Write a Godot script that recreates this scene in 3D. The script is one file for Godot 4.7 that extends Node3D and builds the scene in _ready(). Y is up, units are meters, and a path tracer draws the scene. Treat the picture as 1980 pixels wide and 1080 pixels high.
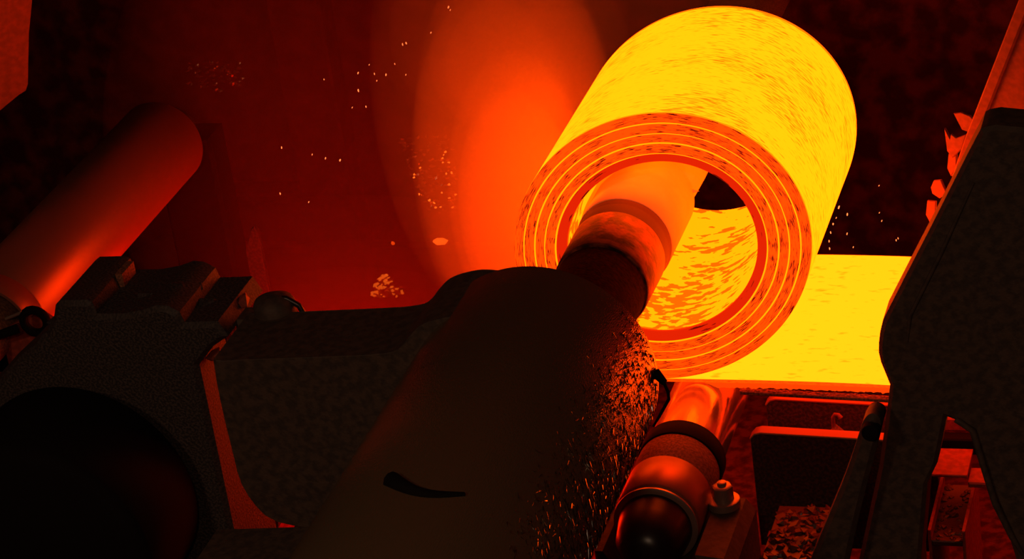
extends Node3D
# A glowing coil of hot strip on cradle rolls in a rolling mill. x runs along the strip, y up, z along the coil axis towards the camera side.

const ECC := 0.0515     # the hot coil sags a little out of round
const ESQ := 0.9614
const COIL := Vector2(0.0, 3.0)
const WIDE := 1.862
var M := {}
var rng := RandomNumberGenerator.new()


func _ready() -> void:
	rng.seed = 11
	# ---- camera
	var cam := Camera3D.new()
	cam.name = "camera"
	add_child(cam)
	cam.transform = Transform3D(Basis(Vector3(0.95405, -0.13044, -0.26975), Vector3(-0.0083, 0.88842, -0.45895), Vector3(0.29952, 0.4401, 0.84652)).orthonormalized(), Vector3(4.1164, 10.3491, 14.5681))
	cam.fov = 12.328
	cam.near = 0.1
	cam.far = 100.0
	cam.current = true
	# ---- air and exposure
	var env := Environment.new()
	env.background_mode = Environment.BG_COLOR
	env.background_color = Color(0.0, 0.0, 0.0)
	env.tonemap_mode = Environment.TONE_MAPPER_LINEAR
	env.tonemap_exposure = 1.0
	env.sdfgi_enabled = true
	env.ssao_enabled = true
	env.ssil_enabled = true
	env.volumetric_fog_enabled = true
	env.volumetric_fog_density = 0.0
	var we := WorldEnvironment.new()
	we.name = "world_environment"
	we.environment = env
	add_child(we)
	# ---- light that the hot steel throws into the hall (the glowing meshes themselves carry the rest)
	area_light("coil_face_light", Vector3(0.0, 3.0, 0.06), Vector3(0, 0, 1), Vector2(1.6, 1.6), 1.0)
	area_light("coil_top_light", Vector3(0.0, 4.03, -0.93), Vector3(0, 1, 0), Vector2(1.3, 1.7), 2.0)
	area_light("coil_flank_light", Vector3(-1.04, 3.0, -0.93), Vector3(-1, 0, 0), Vector2(1.7, 1.3), 2.0)
	area_light("strip_light", Vector3(1.75, 2.07, -0.93), Vector3(0, 1, 0), Vector2(1.4, 1.7), 1.5)
	make_materials()
	hall()
	hall_lamps()
	hot_coil()
	hot_strip()
	mandrels()
	mandrel_housing()
	cradle_roll()
	roller_table()
	right_guide()
	left_roll()
	left_block()
	back_ledges()
	debris()
	smoke()


func area_light(called: String, at: Vector3, facing: Vector3, size: Vector2, energy: float) -> void:
	var l := AreaLight3D.new()
	l.name = called
	l.area_size = size
	l.light_color = lin(1.0, 0.07, 0.0006)
	l.light_energy = energy
	l.shadow_enabled = true
	add_child(l)
	var up := Vector3(0, 0, 1) if absf(facing.y) > 0.9 else Vector3(0, 1, 0)
	l.transform = Transform3D(Basis.looking_at(facing, up), at)
	l.set("area_range", 30.0)
	l.set("area_attenuation", 2.0)


# ------------------------------------------------------------------ materials
func lin(r: float, g: float, b: float) -> Color:
	return Color(r, g, b).linear_to_srgb()


func mat(called: String, c: Color, rough := 0.7, metal := 0.0) -> StandardMaterial3D:
	var m := StandardMaterial3D.new()
	m.resource_name = called
	m.albedo_color = c
	m.roughness = rough
	m.metallic = metal
	M[called] = m
	return m


func glow(m: StandardMaterial3D, r: float, g: float, b: float, t: Texture2D = null) -> void:
	var k := maxf(r, maxf(g, b))
	m.emission_enabled = true
	m.emission = lin(r / k, g / k, b / k)
	m.emission_energy_multiplier = k
	if t:
		m.emission_operator = BaseMaterial3D.EMISSION_OP_MULTIPLY
		m.emission_texture = t


func noise_bytes(sd: int, freq: float, w: int, h: int, ow: int, oh: int, oct := 3, kind := FastNoiseLite.TYPE_SIMPLEX_SMOOTH) -> PackedByteArray:
	var f := FastNoiseLite.new()
	f.seed = sd
	f.frequency = freq
	f.noise_type = kind
	f.fractal_octaves = oct
	var im := f.get_seamless_image(w, h, false, false, 0.1, true)
	im.convert(Image.FORMAT_L8)
	if w != ow or h != oh:
		im.resize(ow, oh, Image.INTERPOLATE_CUBIC)
	return im.get_data()


func grey_texture(data: PackedByteArray, w: int, h: int) -> ImageTexture:
	return ImageTexture.create_from_image(Image.create_from_data(w, h, false, Image.FORMAT_L8, data))


func noise_texture(sd: int, freq: float, size := 512, oct := 4, kind := FastNoiseLite.TYPE_SIMPLEX_SMOOTH) -> ImageTexture:
	return grey_texture(noise_bytes(sd, freq, size, size, size, size, oct, kind), size, size)


func tint_texture(sd: int, freq: float, lo: Color, hi: Color, size := 512) -> ImageTexture:
	# mottled colour between two tones
	var n := noise_bytes(sd, freq, size, size, size, size, 5)
	var d := PackedByteArray()
	d.resize(size * size * 3)
	for i in size * size:
		var k := clampf((n[i] / 255.0 - 0.3) / 0.4, 0.0, 1.0)
		var c := lo.lerp(hi, k)
		d[i * 3] = int(c.r * 255.0)
		d[i * 3 + 1] = int(c.g * 255.0)
		d[i * 3 + 2] = int(c.b * 255.0)
	return ImageTexture.create_from_image(Image.create_from_data(size, size, false, Image.FORMAT_RGB8, d))


func fleck_texture(w: int, h: int, sd: int, stretch: int, freq: float, cut: float, soft: float, patch: float, dark: Color, cluster_freq := 0.012) -> ImageTexture:
	# white with elongated flecks of oxide scale; clusters follow a coarser noise
	var a := noise_bytes(sd, freq, w / stretch, h, w, h, 3)
	var b := noise_bytes(sd + 1, cluster_freq, w / 4, h / 4, w, h, 3)
	var d := PackedByteArray()
	d.resize(w * h * 3)
	for i in w * h:
		var k := clampf((a[i] / 255.0 + patch * (b[i] / 255.0 - 0.5) - cut) / soft, 0.0, 1.0)
		d[i * 3] = int(255.0 * lerpf(1.0, dark.r, k))
		d[i * 3 + 1] = int(255.0 * lerpf(1.0, dark.g, k))
		d[i * 3 + 2] = int(255.0 * lerpf(1.0, dark.b, k))
	var im := Image.create_from_data(w, h, false, Image.FORMAT_RGB8, d)
	return ImageTexture.create_from_image(im)


func tri_relief(m: StandardMaterial3D, t: Texture2D, scale: Vector3, cm: float) -> void:
	m.uv1_triplanar = true
	m.uv1_world_triplanar = false
	m.uv1_scale = scale
	m.heightmap_enabled = true
	m.heightmap_texture = t
	m.heightmap_scale = cm


func make_materials() -> void:
	var fine := noise_texture(1, 0.05, 512, 5)
	var cells := noise_texture(3, 0.04, 512, 3, FastNoiseLite.TYPE_CELLULAR)
	# glowing steel
	var m := mat("hot_barrel", lin(0.05, 0.03, 0.02), 0.9)
	glow(m, 12.0, 0.64, 0.003, fleck_texture(2048, 1024, 21, 5, 0.11, 0.63, 0.2, 0.35, Color(0.36, 0.64, 0.5)))
	m = mat("hot_barrel_edge", lin(0.05, 0.03, 0.02), 0.9)
	glow(m, 7.0, 0.3, 0.001)
	m = mat("hot_barrel_rim", lin(0.05, 0.03, 0.02), 0.9)
	glow(m, 5.0, 0.24, 0.001)
	m = mat("hot_wrap_edge", lin(0.06, 0.03, 0.02), 0.85)
	var face := fleck_texture(2048, 256, 31, 11, 0.27, 0.62, 0.1, 0.34, Color(0.3, 0.15, 0.1), 0.05)
	glow(m, 1.7, 0.082, 0.0, face)
	m = mat("hot_wrap_edge_clean", lin(0.06, 0.03, 0.02), 0.85)
	glow(m, 1.7, 0.088, 0.0, face)
	m = mat("hot_wrap_inner", lin(0.05, 0.02, 0.01), 0.85)
	glow(m, 0.78, 0.015, 0.0, fleck_texture(1024, 128, 33, 8, 0.12, 0.75, 0.05, 0.3, Color(0.4, 0.2, 0.2), 0.03))
	m = mat("hot_gap", lin(0.05, 0.03, 0.02), 0.9)
	glow(m, 7.0, 0.46, 0.001)
	m = mat("hot_bore", lin(0.08, 0.04, 0.02), 0.85)
	glow(m, 10.0, 0.5, 0.0015, fleck_texture(1024, 512, 41, 2, 0.05, 0.645, 0.02, 0.75, Color(0.5, 0.56, 0.4), 0.016))
	m = mat("hot_lap", lin(0.08, 0.04, 0.02), 0.85)
	glow(m, 2.6, 0.16, 0.0)
	m = mat("hot_strip", lin(0.05, 0.03, 0.02), 0.9)
	glow(m, 12.0, 0.66, 0.006, fleck_texture(1024, 512, 51, 5, 0.05, 0.66, 0.3, 0.3, Color(0.7, 0.78, 0.6)))
	m = mat("hot_strip_edge", lin(0.06, 0.03, 0.02), 0.85)
	glow(m, 2.2, 0.1, 0.0, face)
	m = mat("hot_crumb", lin(0.1, 0.04, 0.02), 0.8)
	glow(m, 1.4, 0.09, 0.004)
	m = mat("hot_lump", lin(0.1, 0.04, 0.02), 0.8)
	glow(m, 2.0, 0.2, 0.012)
	m = mat("painted_glint", lin(0.1, 0.04, 0.02), 0.8)  # glow put in for glints on wet scale
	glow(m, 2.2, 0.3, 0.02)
	m = mat("drop_glint", lin(0.2, 0.1, 0.05), 0.6)  # glow put in for glints of water drops
	glow(m, 2.2, 0.42, 0.1)
	# dark things
	m = mat("soot_wall", Color.WHITE, 0.9)
	m.albedo_texture = tint_texture(61, 0.012, lin(0.03, 0.006, 0.004), lin(0.075, 0.013, 0.008))
	m.uv1_triplanar = true
	m.uv1_scale = Vector3.ONE * 0.5
	m.specular_mode = BaseMaterial3D.SPECULAR_DISABLED
	m = mat("far_wall", lin(0.045, 0.009, 0.006), 0.9)
	m.specular_mode = BaseMaterial3D.SPECULAR_DISABLED
	m = mat("wet_floor", Color.WHITE, 0.6)
	m.albedo_texture = tint_texture(62, 0.02, lin(0.04, 0.01, 0.006), lin(0.1, 0.026, 0.015))
	m.uv1_triplanar = true
	m.uv1_scale = Vector3.ONE * 0.7
	m.specular_mode = BaseMaterial3D.SPECULAR_DISABLED
	m = mat("cast_dark", Color.WHITE, 0.75)
	m.albedo_texture = tint_texture(63, 0.02, lin(0.03, 0.018, 0.012), lin(0.06, 0.034, 0.022))
	tri_relief(m, fine, Vector3.ONE * 1.2, 0.2)
	m = mat("cast_rough", Color.WHITE, 0.7)
	m.albedo_texture = tint_texture(64, 0.03, lin(0.012, 0.008, 0.007), lin(0.055, 0.036, 0.03))
	tri_relief(m, cells, Vector3.ONE * 3.0, 0.25)
	m = mat("black_rubber", lin(0.006, 0.004, 0.004), 0.85)
	m.metallic_specular = 0.2
	m = mat("grease", lin(0.34, 0.24, 0.13), 0.17, 0.82)
	tri_relief(m, fine, Vector3(6.0, 6.0, 1.2), 0.25)
	m = mat("grease_fibre", lin(0.022, 0.012, 0.007), 0.16)
	m.metallic_specular = 0.7
	m = mat("rust", Color.WHITE, 0.8)
	m.albedo_texture = tint_texture(65, 0.04, lin(0.1, 0.03, 0.012), lin(0.26, 0.085, 0.03))
	tri_relief(m, fine, Vector3.ONE * 2.0, 0.15)
	m = mat("red_plate", Color.WHITE, 0.6)
	m.albedo_texture = tint_texture(66, 0.03, lin(0.17, 0.024, 0.009), lin(0.26, 0.036, 0.014))
	m.uv1_triplanar = true
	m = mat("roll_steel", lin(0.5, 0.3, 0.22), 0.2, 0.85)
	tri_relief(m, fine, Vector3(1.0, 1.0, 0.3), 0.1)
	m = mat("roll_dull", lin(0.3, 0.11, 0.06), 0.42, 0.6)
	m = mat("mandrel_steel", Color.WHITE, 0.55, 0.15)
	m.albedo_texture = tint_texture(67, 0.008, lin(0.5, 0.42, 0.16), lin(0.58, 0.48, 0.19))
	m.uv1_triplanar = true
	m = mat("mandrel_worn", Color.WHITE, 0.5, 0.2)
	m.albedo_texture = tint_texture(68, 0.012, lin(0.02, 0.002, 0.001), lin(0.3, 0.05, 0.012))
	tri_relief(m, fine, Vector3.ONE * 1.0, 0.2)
	m = mat("mandrel_band", lin(0.05, 0.012, 0.004), 0.7)
	m = mat("mandrel_sleeve", Color.WHITE, 0.95, 0.0)
	m.metallic_specular = 0.1
	m.albedo_texture = tint_texture(69, 0.03, lin(0.006, 0.0015, 0.001), lin(0.02, 0.004, 0.002))
	tri_relief(m, fine, Vector3.ONE * 1.4, 0.5)
	m = mat("scale_wet", lin(0.5, 0.26, 0.15), 0.25, 0.75)
	m = mat("muck", lin(0.045, 0.012, 0.005), 0.4)
	m = mat("lit_edge", lin(0.42, 0.16, 0.06), 0.5, 0.2)  # brighter plate colour that paints the strip light on the top edges
	m = mat("dark_plate", Color.WHITE, 0.8)  # darker plate colour; on the apron webs it paints their shade
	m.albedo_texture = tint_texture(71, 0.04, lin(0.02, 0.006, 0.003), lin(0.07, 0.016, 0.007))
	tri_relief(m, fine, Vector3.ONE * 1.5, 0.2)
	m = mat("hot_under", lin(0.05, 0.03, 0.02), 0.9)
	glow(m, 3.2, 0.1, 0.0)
	m = mat("hot_dull", lin(0.05, 0.02, 0.01), 0.9)
	glow(m, 9.0, 0.1, 0.0)
	m = mat("painted_glow", lin(0.06, 0.03, 0.02), 0.85)  # glow standing in for strip light on the rim below
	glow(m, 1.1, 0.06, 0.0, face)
	m = mat("cap_black", lin(0.01, 0.006, 0.005), 0.35)
	m = mat("nut_steel", lin(0.3, 0.2, 0.16), 0.35, 0.6)
	m = mat("lamp_case", lin(0.15, 0.15, 0.15), 0.5)
	m = mat("lamp_glass", lin(0.6, 0.6, 0.55), 0.5)
	glow(m, 1.0, 0.93, 0.8)


# ------------------------------------------------------------------ mesh building
class Shape:
	var p := PackedVector3Array()
	var n := PackedVector3Array()
	var u := PackedVector2Array()

	func tri(a: Vector3, b: Vector3, c: Vector3, na: Vector3, nb: Vector3, nc: Vector3, ua := Vector2.ZERO, ub := Vector2.ZERO, uc := Vector2.ZERO) -> void:
		if (b - a).cross(c - a).dot(na + nb + nc) > 0.0:
			p.append_array([a, c, b])
			n.append_array([na, nc, nb])
			u.append_array([ua, uc, ub])
		else:
			p.append_array([a, b, c])
			n.append_array([na, nb, nc])
			u.append_array([ua, ub, uc])

	func flat(a: Vector3, b: Vector3, c: Vector3, out: Vector3) -> void:
		var g := (b - a).cross(c - a)
		if g.length_squared() < 1e-18:
			return
		g = g.normalized()
		if g.dot(out) < 0.0:
			g = -g
		tri(a, b, c, g, g, g)

	func mesh() -> ArrayMesh:
		var a := []
		a.resize(Mesh.ARRAY_MAX)
		a[Mesh.ARRAY_VERTEX] = p
		a[Mesh.ARRAY_NORMAL] = n
		a[Mesh.ARRAY_TEX_UV] = u
		var m := ArrayMesh.new()
		m.add_surface_from_arrays(Mesh.PRIMITIVE_TRIANGLES, a)
		return m


func section(t: float, r: float, round_: bool) -> Vector2:
	if round_:
		return Vector2(cos(t), sin(t)) * r
	return Vector2(cos(t) + ECC * sin(t), ECC * cos(t) + ESQ * sin(t)) * r


# profile of (z, r): from the near face outwards, back along the outside, in again behind
func lathe(s: Shape, prof: Array, centre: Vector2, seg := 72, coil := false, t0 := 0.0, t1 := TAU, vmode := "len") -> void:
	var k := prof.size()
	var sn: Array[Vector2] = []
	var run := [0.0]
	for i in k - 1:
		var d: Vector2 = prof[i + 1] - prof[i]
		sn.append(Vector2(d.y, -d.x).normalized())
		run.append(run[i] + d.length())
	for i in k - 1:
		var n0 := sn[i]
		var n1 := sn[i]
		if i > 0 and sn[i].dot(sn[i - 1]) > 0.7:
			n0 = (sn[i] + sn[i - 1]).normalized()
		if i < k - 2 and sn[i].dot(sn[i + 1]) > 0.7:
			n1 = (sn[i] + sn[i + 1]).normalized()
		var a: Vector2 = prof[i]
		var b: Vector2 = prof[i + 1]
		var va: float = run[i] / maxf(run[k - 1], 0.001)
		var vb: float = run[i + 1] / maxf(run[k - 1], 0.001)
		if vmode == "r":
			va = (a.y - 0.64) / 0.36
			vb = (b.y - 0.64) / 0.36
		elif vmode == "z":
			va = -a.x / WIDE
			vb = -b.x / WIDE
		for j in seg:
			var ta := lerpf(t0, t1, float(j) / seg)
			var tb := lerpf(t0, t1, float(j + 1) / seg)
			var pts := []
			var ns := []
			for q in [[ta, a, n0], [tb, a, n0], [tb, b, n1], [ta, b, n1]]:
				var xy := section(q[0], q[1].y, not coil)
				pts.append(Vector3(centre.x + xy.x, centre.y + xy.y, q[1].x))
				var radial := Vector2(cos(q[0]), sin(q[0]))
				if coil:
					radial = Vector2(ESQ * radial.x - ECC * radial.y, radial.y - ECC * radial.x).normalized()
				ns.append(Vector3(radial.x * q[2].y, radial.y * q[2].y, q[2].x).normalized())
			var ua := float(j) / seg
			var ub := float(j + 1) / seg
			s.tri(pts[0], pts[1], pts[2], ns[0], ns[1], ns[2], Vector2(ua, va), Vector2(ub, va), Vector2(ub, vb))
			s.tri(pts[0], pts[2], pts[3], ns[0], ns[2], ns[3], Vector2(ua, va), Vector2(ub, vb), Vector2(ua, vb))


func drum(s: Shape, z0: float, z1: float, r: float, c: Vector2, bev := 0.012, hole := 0.0, seg := 72) -> void:
	# z0 near end, z1 far end
	var prof := [Vector2(z0, hole), Vector2(z0, r - bev), Vector2(z0 - bev * 0.35, r - bev * 0.3), Vector2(z0 - bev, r), Vector2(z1 + bev, r), Vector2(z1, r - bev), Vector2(z1, hole)]
	if hole > 0.0:
		prof.append(Vector2(z0, hole))
	lathe(s, prof, c, seg)


func smooth_outline(pts: Array, closed := true, per := 4) -> PackedVector2Array:
	# Catmull-Rom through the corners
	var out := PackedVector2Array()
	var k := pts.size()
	for i in k:
		var a: Vector2 = pts[(i - 1 + k) % k]
		var b: Vector2 = pts[i]
		var c: Vector2 = pts[(i + 1) % k]
		var d: Vector2 = pts[(i + 2) % k]
		for j in per:
			out.append(b.cubic_interpolate(c, a, d, float(j) / per))
	return out


func extrude(s: Shape, outline: PackedVector2Array, z0: float, z1: float, bev := 0.02) -> void:
	# outline in x and y; z0 back, z1 front; both rims chamfered
	var o := outline.duplicate()
	if Geometry2D.is_polygon_clockwise(o):
		o.reverse()
	# is_polygon_clockwise has y down: make it counter-clockwise with y up
	var area := 0.0
	for i in o.size():
		area += o[i].cross(o[(i + 1) % o.size()])
	if area < 0.0:
		o.reverse()
	var k := o.size()
	var ins := PackedVector2Array()
	var en: Array[Vector2] = []
	for i in k:
		var d := (o[(i + 1) % k] - o[i]).normalized()
		en.append(Vector2(d.y, -d.x))
	for i in k:
		var m := en[(i - 1 + k) % k] + en[i]
		var l := m.length()
		m = m / maxf(l, 0.3)
		ins.append(o[i] - m * bev * minf(2.0 / maxf(l, 0.3), 1.6))
	var idx := Geometry2D.triangulate_polygon(ins)
	var tri_set := ins
	if idx.is_empty():
		idx = Geometry2D.triangulate_polygon(o)
		tri_set = o
	for side in [[z1, 1.0], [z0, -1.0]]:
		var nn := Vector3(0, 0, side[1])
		for i in range(0, idx.size(), 3):
			var a := tri_set[idx[i]]
			var b := tri_set[idx[i + 1]]
			var c := tri_set[idx[i + 2]]
			s.tri(Vector3(a.x, a.y, side[0]), Vector3(b.x, b.y, side[0]), Vector3(c.x, c.y, side[0]), nn, nn, nn)
	for i in k:
		var j := (i + 1) % k
		var na := en[i]
		var nb := en[i]
		if en[(i - 1 + k) % k].dot(en[i]) > 0.8:
			na = (en[(i - 1 + k) % k] + en[i]).normalized()
		if en[j].dot(en[i]) > 0.8:
			nb = (en[j] + en[i]).normalized()
		var n3a := Vector3(na.x, na.y, 0)
		var n3b := Vector3(nb.x, nb.y, 0)
		var a0 := Vector3(o[i].x, o[i].y, z0 + bev)
		var b0 := Vector3(o[j].x, o[j].y, z0 + bev)
		var a1 := Vector3(o[i].x, o[i].y, z1 - bev)
		var b1 := Vector3(o[j].x, o[j].y, z1 - bev)
		s.tri(a0, b0, b1, n3a, n3b, n3b)
		s.tri(a0, b1, a1, n3a, n3b, n3a)
		for side in [[a1, b1, z1, 1.0], [a0, b0, z0, -1.0]]:
			var f := Vector3(0, 0, side[3])
			var c0 := Vector3(ins[i].x, ins[i].y, side[2])
			var c1 := Vector3(ins[j].x, ins[j].y, side[2])
			var ma := (n3a + f).normalized()
			var mb := (n3b + f).normalized()
			s.tri(side[0], side[1], c1, ma, mb, mb)
			s.tri(side[0], c1, c0, ma, mb, ma)


func block(s: Shape, c: Vector3, size: Vector3, bev := 0.01, turn := Basis()) -> void:
	var h := size * 0.5
	var t := Shape.new()
	extrude(t, PackedVector2Array([Vector2(-h.x, -h.y), Vector2(h.x, -h.y), Vector2(h.x, h.y), Vector2(-h.x, h.y)]), -h.z, h.z, bev)
	for i in t.p.size():
		s.p.append(turn * t.p[i] + c)
		s.n.append(turn * t.n[i])
		s.u.append(t.u[i])


func moved(s: Shape, t: Shape, turn: Basis, by: Vector3) -> void:
	for i in t.p.size():
		s.p.append(turn * t.p[i] + by)
		s.n.append((turn * t.n[i]).normalized())
		s.u.append(t.u[i])


func pipe(s: Shape, path: Array, radii: Array, seg := 8) -> void:
	var k := path.size()
	var rings := []
	var x := Vector3(0.3, 0.8, 0.5).normalized()
	for i in k:
		var d: Vector3 = (path[mini(i + 1, k - 1)] - path[maxi(i - 1, 0)]).normalized()
		x = (x - d * x.dot(d)).normalized()
		var y := d.cross(x)
		var ring := []
		for j in seg:
			var a := TAU * j / seg
			ring.append(x * cos(a) + y * sin(a))
		rings.append(ring)
	for i in k - 1:
		for j in seg:
			var q := (j + 1) % seg
			var a: Vector3 = path[i] + rings[i][j] * radii[i]
			var b: Vector3 = path[i] + rings[i][q] * radii[i]
			var c: Vector3 = path[i + 1] + rings[i + 1][q] * radii[i + 1]
			var d: Vector3 = path[i + 1] + rings[i + 1][j] * radii[i + 1]
			s.tri(a, b, c, rings[i][j], rings[i][q], rings[i + 1][q])
			s.tri(a, c, d, rings[i][j], rings[i + 1][q], rings[i + 1][j])
	for e in [0, k - 1]:
		var out: Vector3 = path[e] - path[1 if e == 0 else k - 2]
		for j in seg:
			s.flat(path[e], path[e] + rings[e][j] * radii[e], path[e] + rings[e][(j + 1) % seg] * radii[e], out)


func chunk(s: Shape, c: Vector3, size: Vector3, rough := 0.35, turn := Basis()) -> void:
	# a broken lump: jittered icosahedron with flat faces
	var g := (1.0 + sqrt(5.0)) / 2.0
	var v := []
	for a in [-1.0, 1.0]:
		for b in [-g, g]:
			v.append(Vector3(0, a, b))
			v.append(Vector3(a, b, 0))
			v.append(Vector3(b, 0, a))
	for i in v.size():
		v[i] = turn * ((v[i] as Vector3).normalized() * size * (1.0 + rng.randf_range(-rough, rough))) 
	for i in 12:
		for j in range(i + 1, 12):
			for k in range(j + 1, 12):
				var ok := true
				for e in [[i, j], [j, k], [i, k]]:
					var p: Vector3 = ICO[e[0]]
					if p.distance_to(ICO[e[1]]) > 2.1:
						ok = false
				if ok:
					var m: Vector3 = (v[i] + v[j] + v[k]) / 3.0
					s.flat(v[i] + c, v[j] + c, v[k] + c, m)


const G5 := 1.618034
const ICO := [Vector3(0, -1, -G5), Vector3(-1, -G5, 0), Vector3(-G5, 0, -1), Vector3(0, -1, G5), Vector3(-1, G5, 0), Vector3(G5, 0, -1), Vector3(0, 1, -G5), Vector3(1, -G5, 0), Vector3(-G5, 0, 1), Vector3(0, 1, G5), Vector3(1, G5, 0), Vector3(G5, 0, 1)]


# ------------------------------------------------------------------ nodes
func part(parent: Node, called: String, s: Shape, material: String, label := "") -> MeshInstance3D:
	var o := MeshInstance3D.new()
	o.name = called
	o.mesh = s.mesh()
	o.material_override = M[material]
	if parent != self and parent is Node3D:
		o.position = -(parent as Node3D).global_position
	parent.add_child(o, true)
	if label:
		o.set_meta("label", label)
	return o


func tag(o: Node, label: String, category: String, group := "", kind := "") -> void:
	o.set_meta("label", label)
	if category:
		o.set_meta("category", category)
	if group:
		o.set_meta("group", group)
	if kind:
		o.set_meta("kind", kind)


func numbered(called: String) -> String:
	if not has_node(NodePath(called)):
		return called
	var i := 1
	while has_node(NodePath("%s_%03d" % [called, i])):
		i += 1
	return "%s_%03d" % [called, i]


func thing(called: String, label: String, category: String, at: Vector3, group := "") -> Node3D:
	var o := Node3D.new()
	o.name = numbered(called)
	add_child(o)
	o.position = at
	tag(o, label, category, group)
	return o


func solo(called: String, s: Shape, material: String, label: String, category: String, group := "", kind := "") -> MeshInstance3D:
	var o := part(self, numbered(called), s, material)
	tag(o, label, category, group, kind)
	return o


# ------------------------------------------------------------------ the hall
func hall() -> void:
	for a in [
		["floor", Vector3(-1.0, -0.15, 8.0), Vector3(18.0, 0.3, 27.0), "wet_floor", "wet soot-stained mill floor under the machines"],
		["wall_back", Vector3(-1.0, 6.0, -5.35), Vector3(18.0, 12.0, 0.3), "soot_wall", "soot-black wall of the machine pit behind the coil"],
		["wall_left", Vector3(-9.85, 6.0, 8.0), Vector3(0.3, 12.0, 27.0), "far_wall", "soot-black wall at the left end of the pit"],
		["wall_right", Vector3(7.85, 6.0, 8.0), Vector3(0.3, 12.0, 27.0), "far_wall", "soot-black wall at the right end of the pit"],
		["wall_front", Vector3(-1.0, 6.0, 21.35), Vector3(18.0, 12.0, 0.3), "far_wall", "soot-black hall wall behind the viewer"],
		["ceiling", Vector3(-1.0, 12.15, 8.0), Vector3(18.0, 0.3, 27.0), "far_wall", "soot-black roof of the mill hall"],
	]:
		var s := Shape.new()
		block(s, a[1], a[2], 0.005)
		var o := part(self, a[0], s, a[3])
		o.set_meta("kind", "structure")
		o.set_meta("label", a[4])


func hall_lamps() -> void:
	var k := 0
	for at in [Vector3(-3.0, 11.6, 14.5), Vector3(3.4, 11.6, 14.5)]:
		var t := thing("hall_lamp", "dim rectangular hall lamp under the roof, " + ["nearer the left wall", "nearer the right wall"][k], "lamp", at, "")
		k += 1
		var s := Shape.new()
		block(s, at + Vector3(0, 0.06, 0), Vector3(1.3, 0.12, 0.7), 0.02)
		part(t, "housing", s, "lamp_case")
		s = Shape.new()
		block(s, at + Vector3(0, -0.01, 0), Vector3(1.2, 0.02, 0.6), 0.004)
		part(t, "diffuser", s, "lamp_glass")
		for x in [-0.5, 0.5]:
			s = Shape.new()
			pipe(s, [at + Vector3(x, 0.12, 0), at + Vector3(x, 0.4, 0)], [0.012, 0.012])
			part(t, "hanger", s, "lamp_case")
		var l := AreaLight3D.new()
		l.name = "lamp_light"
		l.area_size = Vector2(1.2, 0.6)
		l.light_color = lin(1.0, 0.6, 0.36)
		l.light_energy = 34.0
		l.shadow_enabled = true
		l.set("area_range", 40.0)
		l.set("area_attenuation", 2.0)
		t.add_child(l)
		l.transform = Transform3D(Basis.looking_at(Vector3.DOWN, Vector3.FORWARD), Vector3(0, -0.04, 0))


# ------------------------------------------------------------------ the coil
func hot_coil() -> void:
	var t := thing("hot_coil", "glowing yellow coil of hot steel strip with orange ringed end", "coil", Vector3(0, 2.04, 0))
	var a0 := -PI / 2.0
	var a1 := a0 + TAU
	var s := Shape.new()
	lathe(s, [Vector2(-0.03, 1.0), Vector2(-WIDE + 0.045, 1.0)], COIL, 160, true, a0, a1, "z")
	part(t, "outer_wrap", s, "hot_barrel")
	s = Shape.new()
	lathe(s, [Vector2(-0.008, 0.996), Vector2(-0.03, 1.0)], COIL, 160, true)
	part(t, "wrap_shoulder", s, "hot_barrel_edge", "orange shoulder of the outer wrap")
	s = Shape.new()
	lathe(s, [Vector2(-WIDE + 0.045, 1.0), Vector2(-WIDE + 0.012, 0.998), Vector2(-WIDE, 0.985)], COIL, 160, true)
	part(t, "wrap_shoulder", s, "hot_barrel_rim", "orange rear shoulder of the outer wrap")
	var edges := [0.713, 0.786, 0.856, 0.93, 0.9985]
	var lift := [0.0, 0.008, -0.004, 0.006, 0.0]
	for i in 4:
		var ri: float = edges[i] + 0.005
		var ro: float = edges[i + 1] - 0.005 if i < 3 else 0.998
		var z: float = lift[i + 1]
		s = Shape.new()
		lathe(s, [Vector2(-0.03, ri), Vector2(z - 0.006, ri + 0.0005), Vector2(z - 0.0015, ri + 0.006), Vector2(z, ri + 0.018), Vector2(z + 0.002, (ri + ro) * 0.5), Vector2(z, ro - 0.018), Vector2(z - 0.0015, ro - 0.006), Vector2(z - 0.006, ro - 0.0005), Vector2(-0.03, ro)], COIL, 160, true, a0, a1, "r")
		part(t, "wrap_edge", s, "hot_wrap_edge" if i != 0 else "hot_wrap_edge_clean")
	for i in 4:
		s = Shape.new()
		lathe(s, [Vector2(-0.012, edges[i] - 0.0065), Vector2(-0.012, edges[i] + 0.0065)], COIL, 160, true)
		part(t, "wrap_gap", s, "hot_gap", "bright yellow gap between wraps")
	s = Shape.new()
	lathe(s, [Vector2(-0.05, 0.64), Vector2(-0.034, 0.642), Vector2(-0.012, 0.70), Vector2(-0.012, 0.707), Vector2(-0.03, 0.708)], COIL, 160, true, a0, a1, "r")
	part(t, "inner_wrap", s, "hot_wrap_inner", "darker red innermost wrap")
	s = Shape.new()
	lathe(s, [Vector2(-WIDE, 0.64), Vector2(-0.05, 0.64)], COIL, 120, true, a0, a1, "z")
	part(t, "bore_lining", s, "hot_bore", "yellow bore wall with orange scale patches")
	s = Shape.new()
	lathe(s, [Vector2(-WIDE, 0.99), Vector2(-WIDE, 0.64)], COIL, 120, true, a0, a1, "r")
	part(t, "rear_face", s, "hot_wrap_edge_clean")
	s = Shape.new()
	lathe(s, [Vector2(-0.22, 0.59), Vector2(-0.22, 0.6), Vector2(-1.7, 0.615), Vector2(-1.7, 0.6), Vector2(-0.22, 0.59)], COIL, 40, true, deg_to_rad(120), deg_to_rad(206))
	part(t, "inner_lap", s, "hot_lap", "loose orange inner end of the strip")


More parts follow.
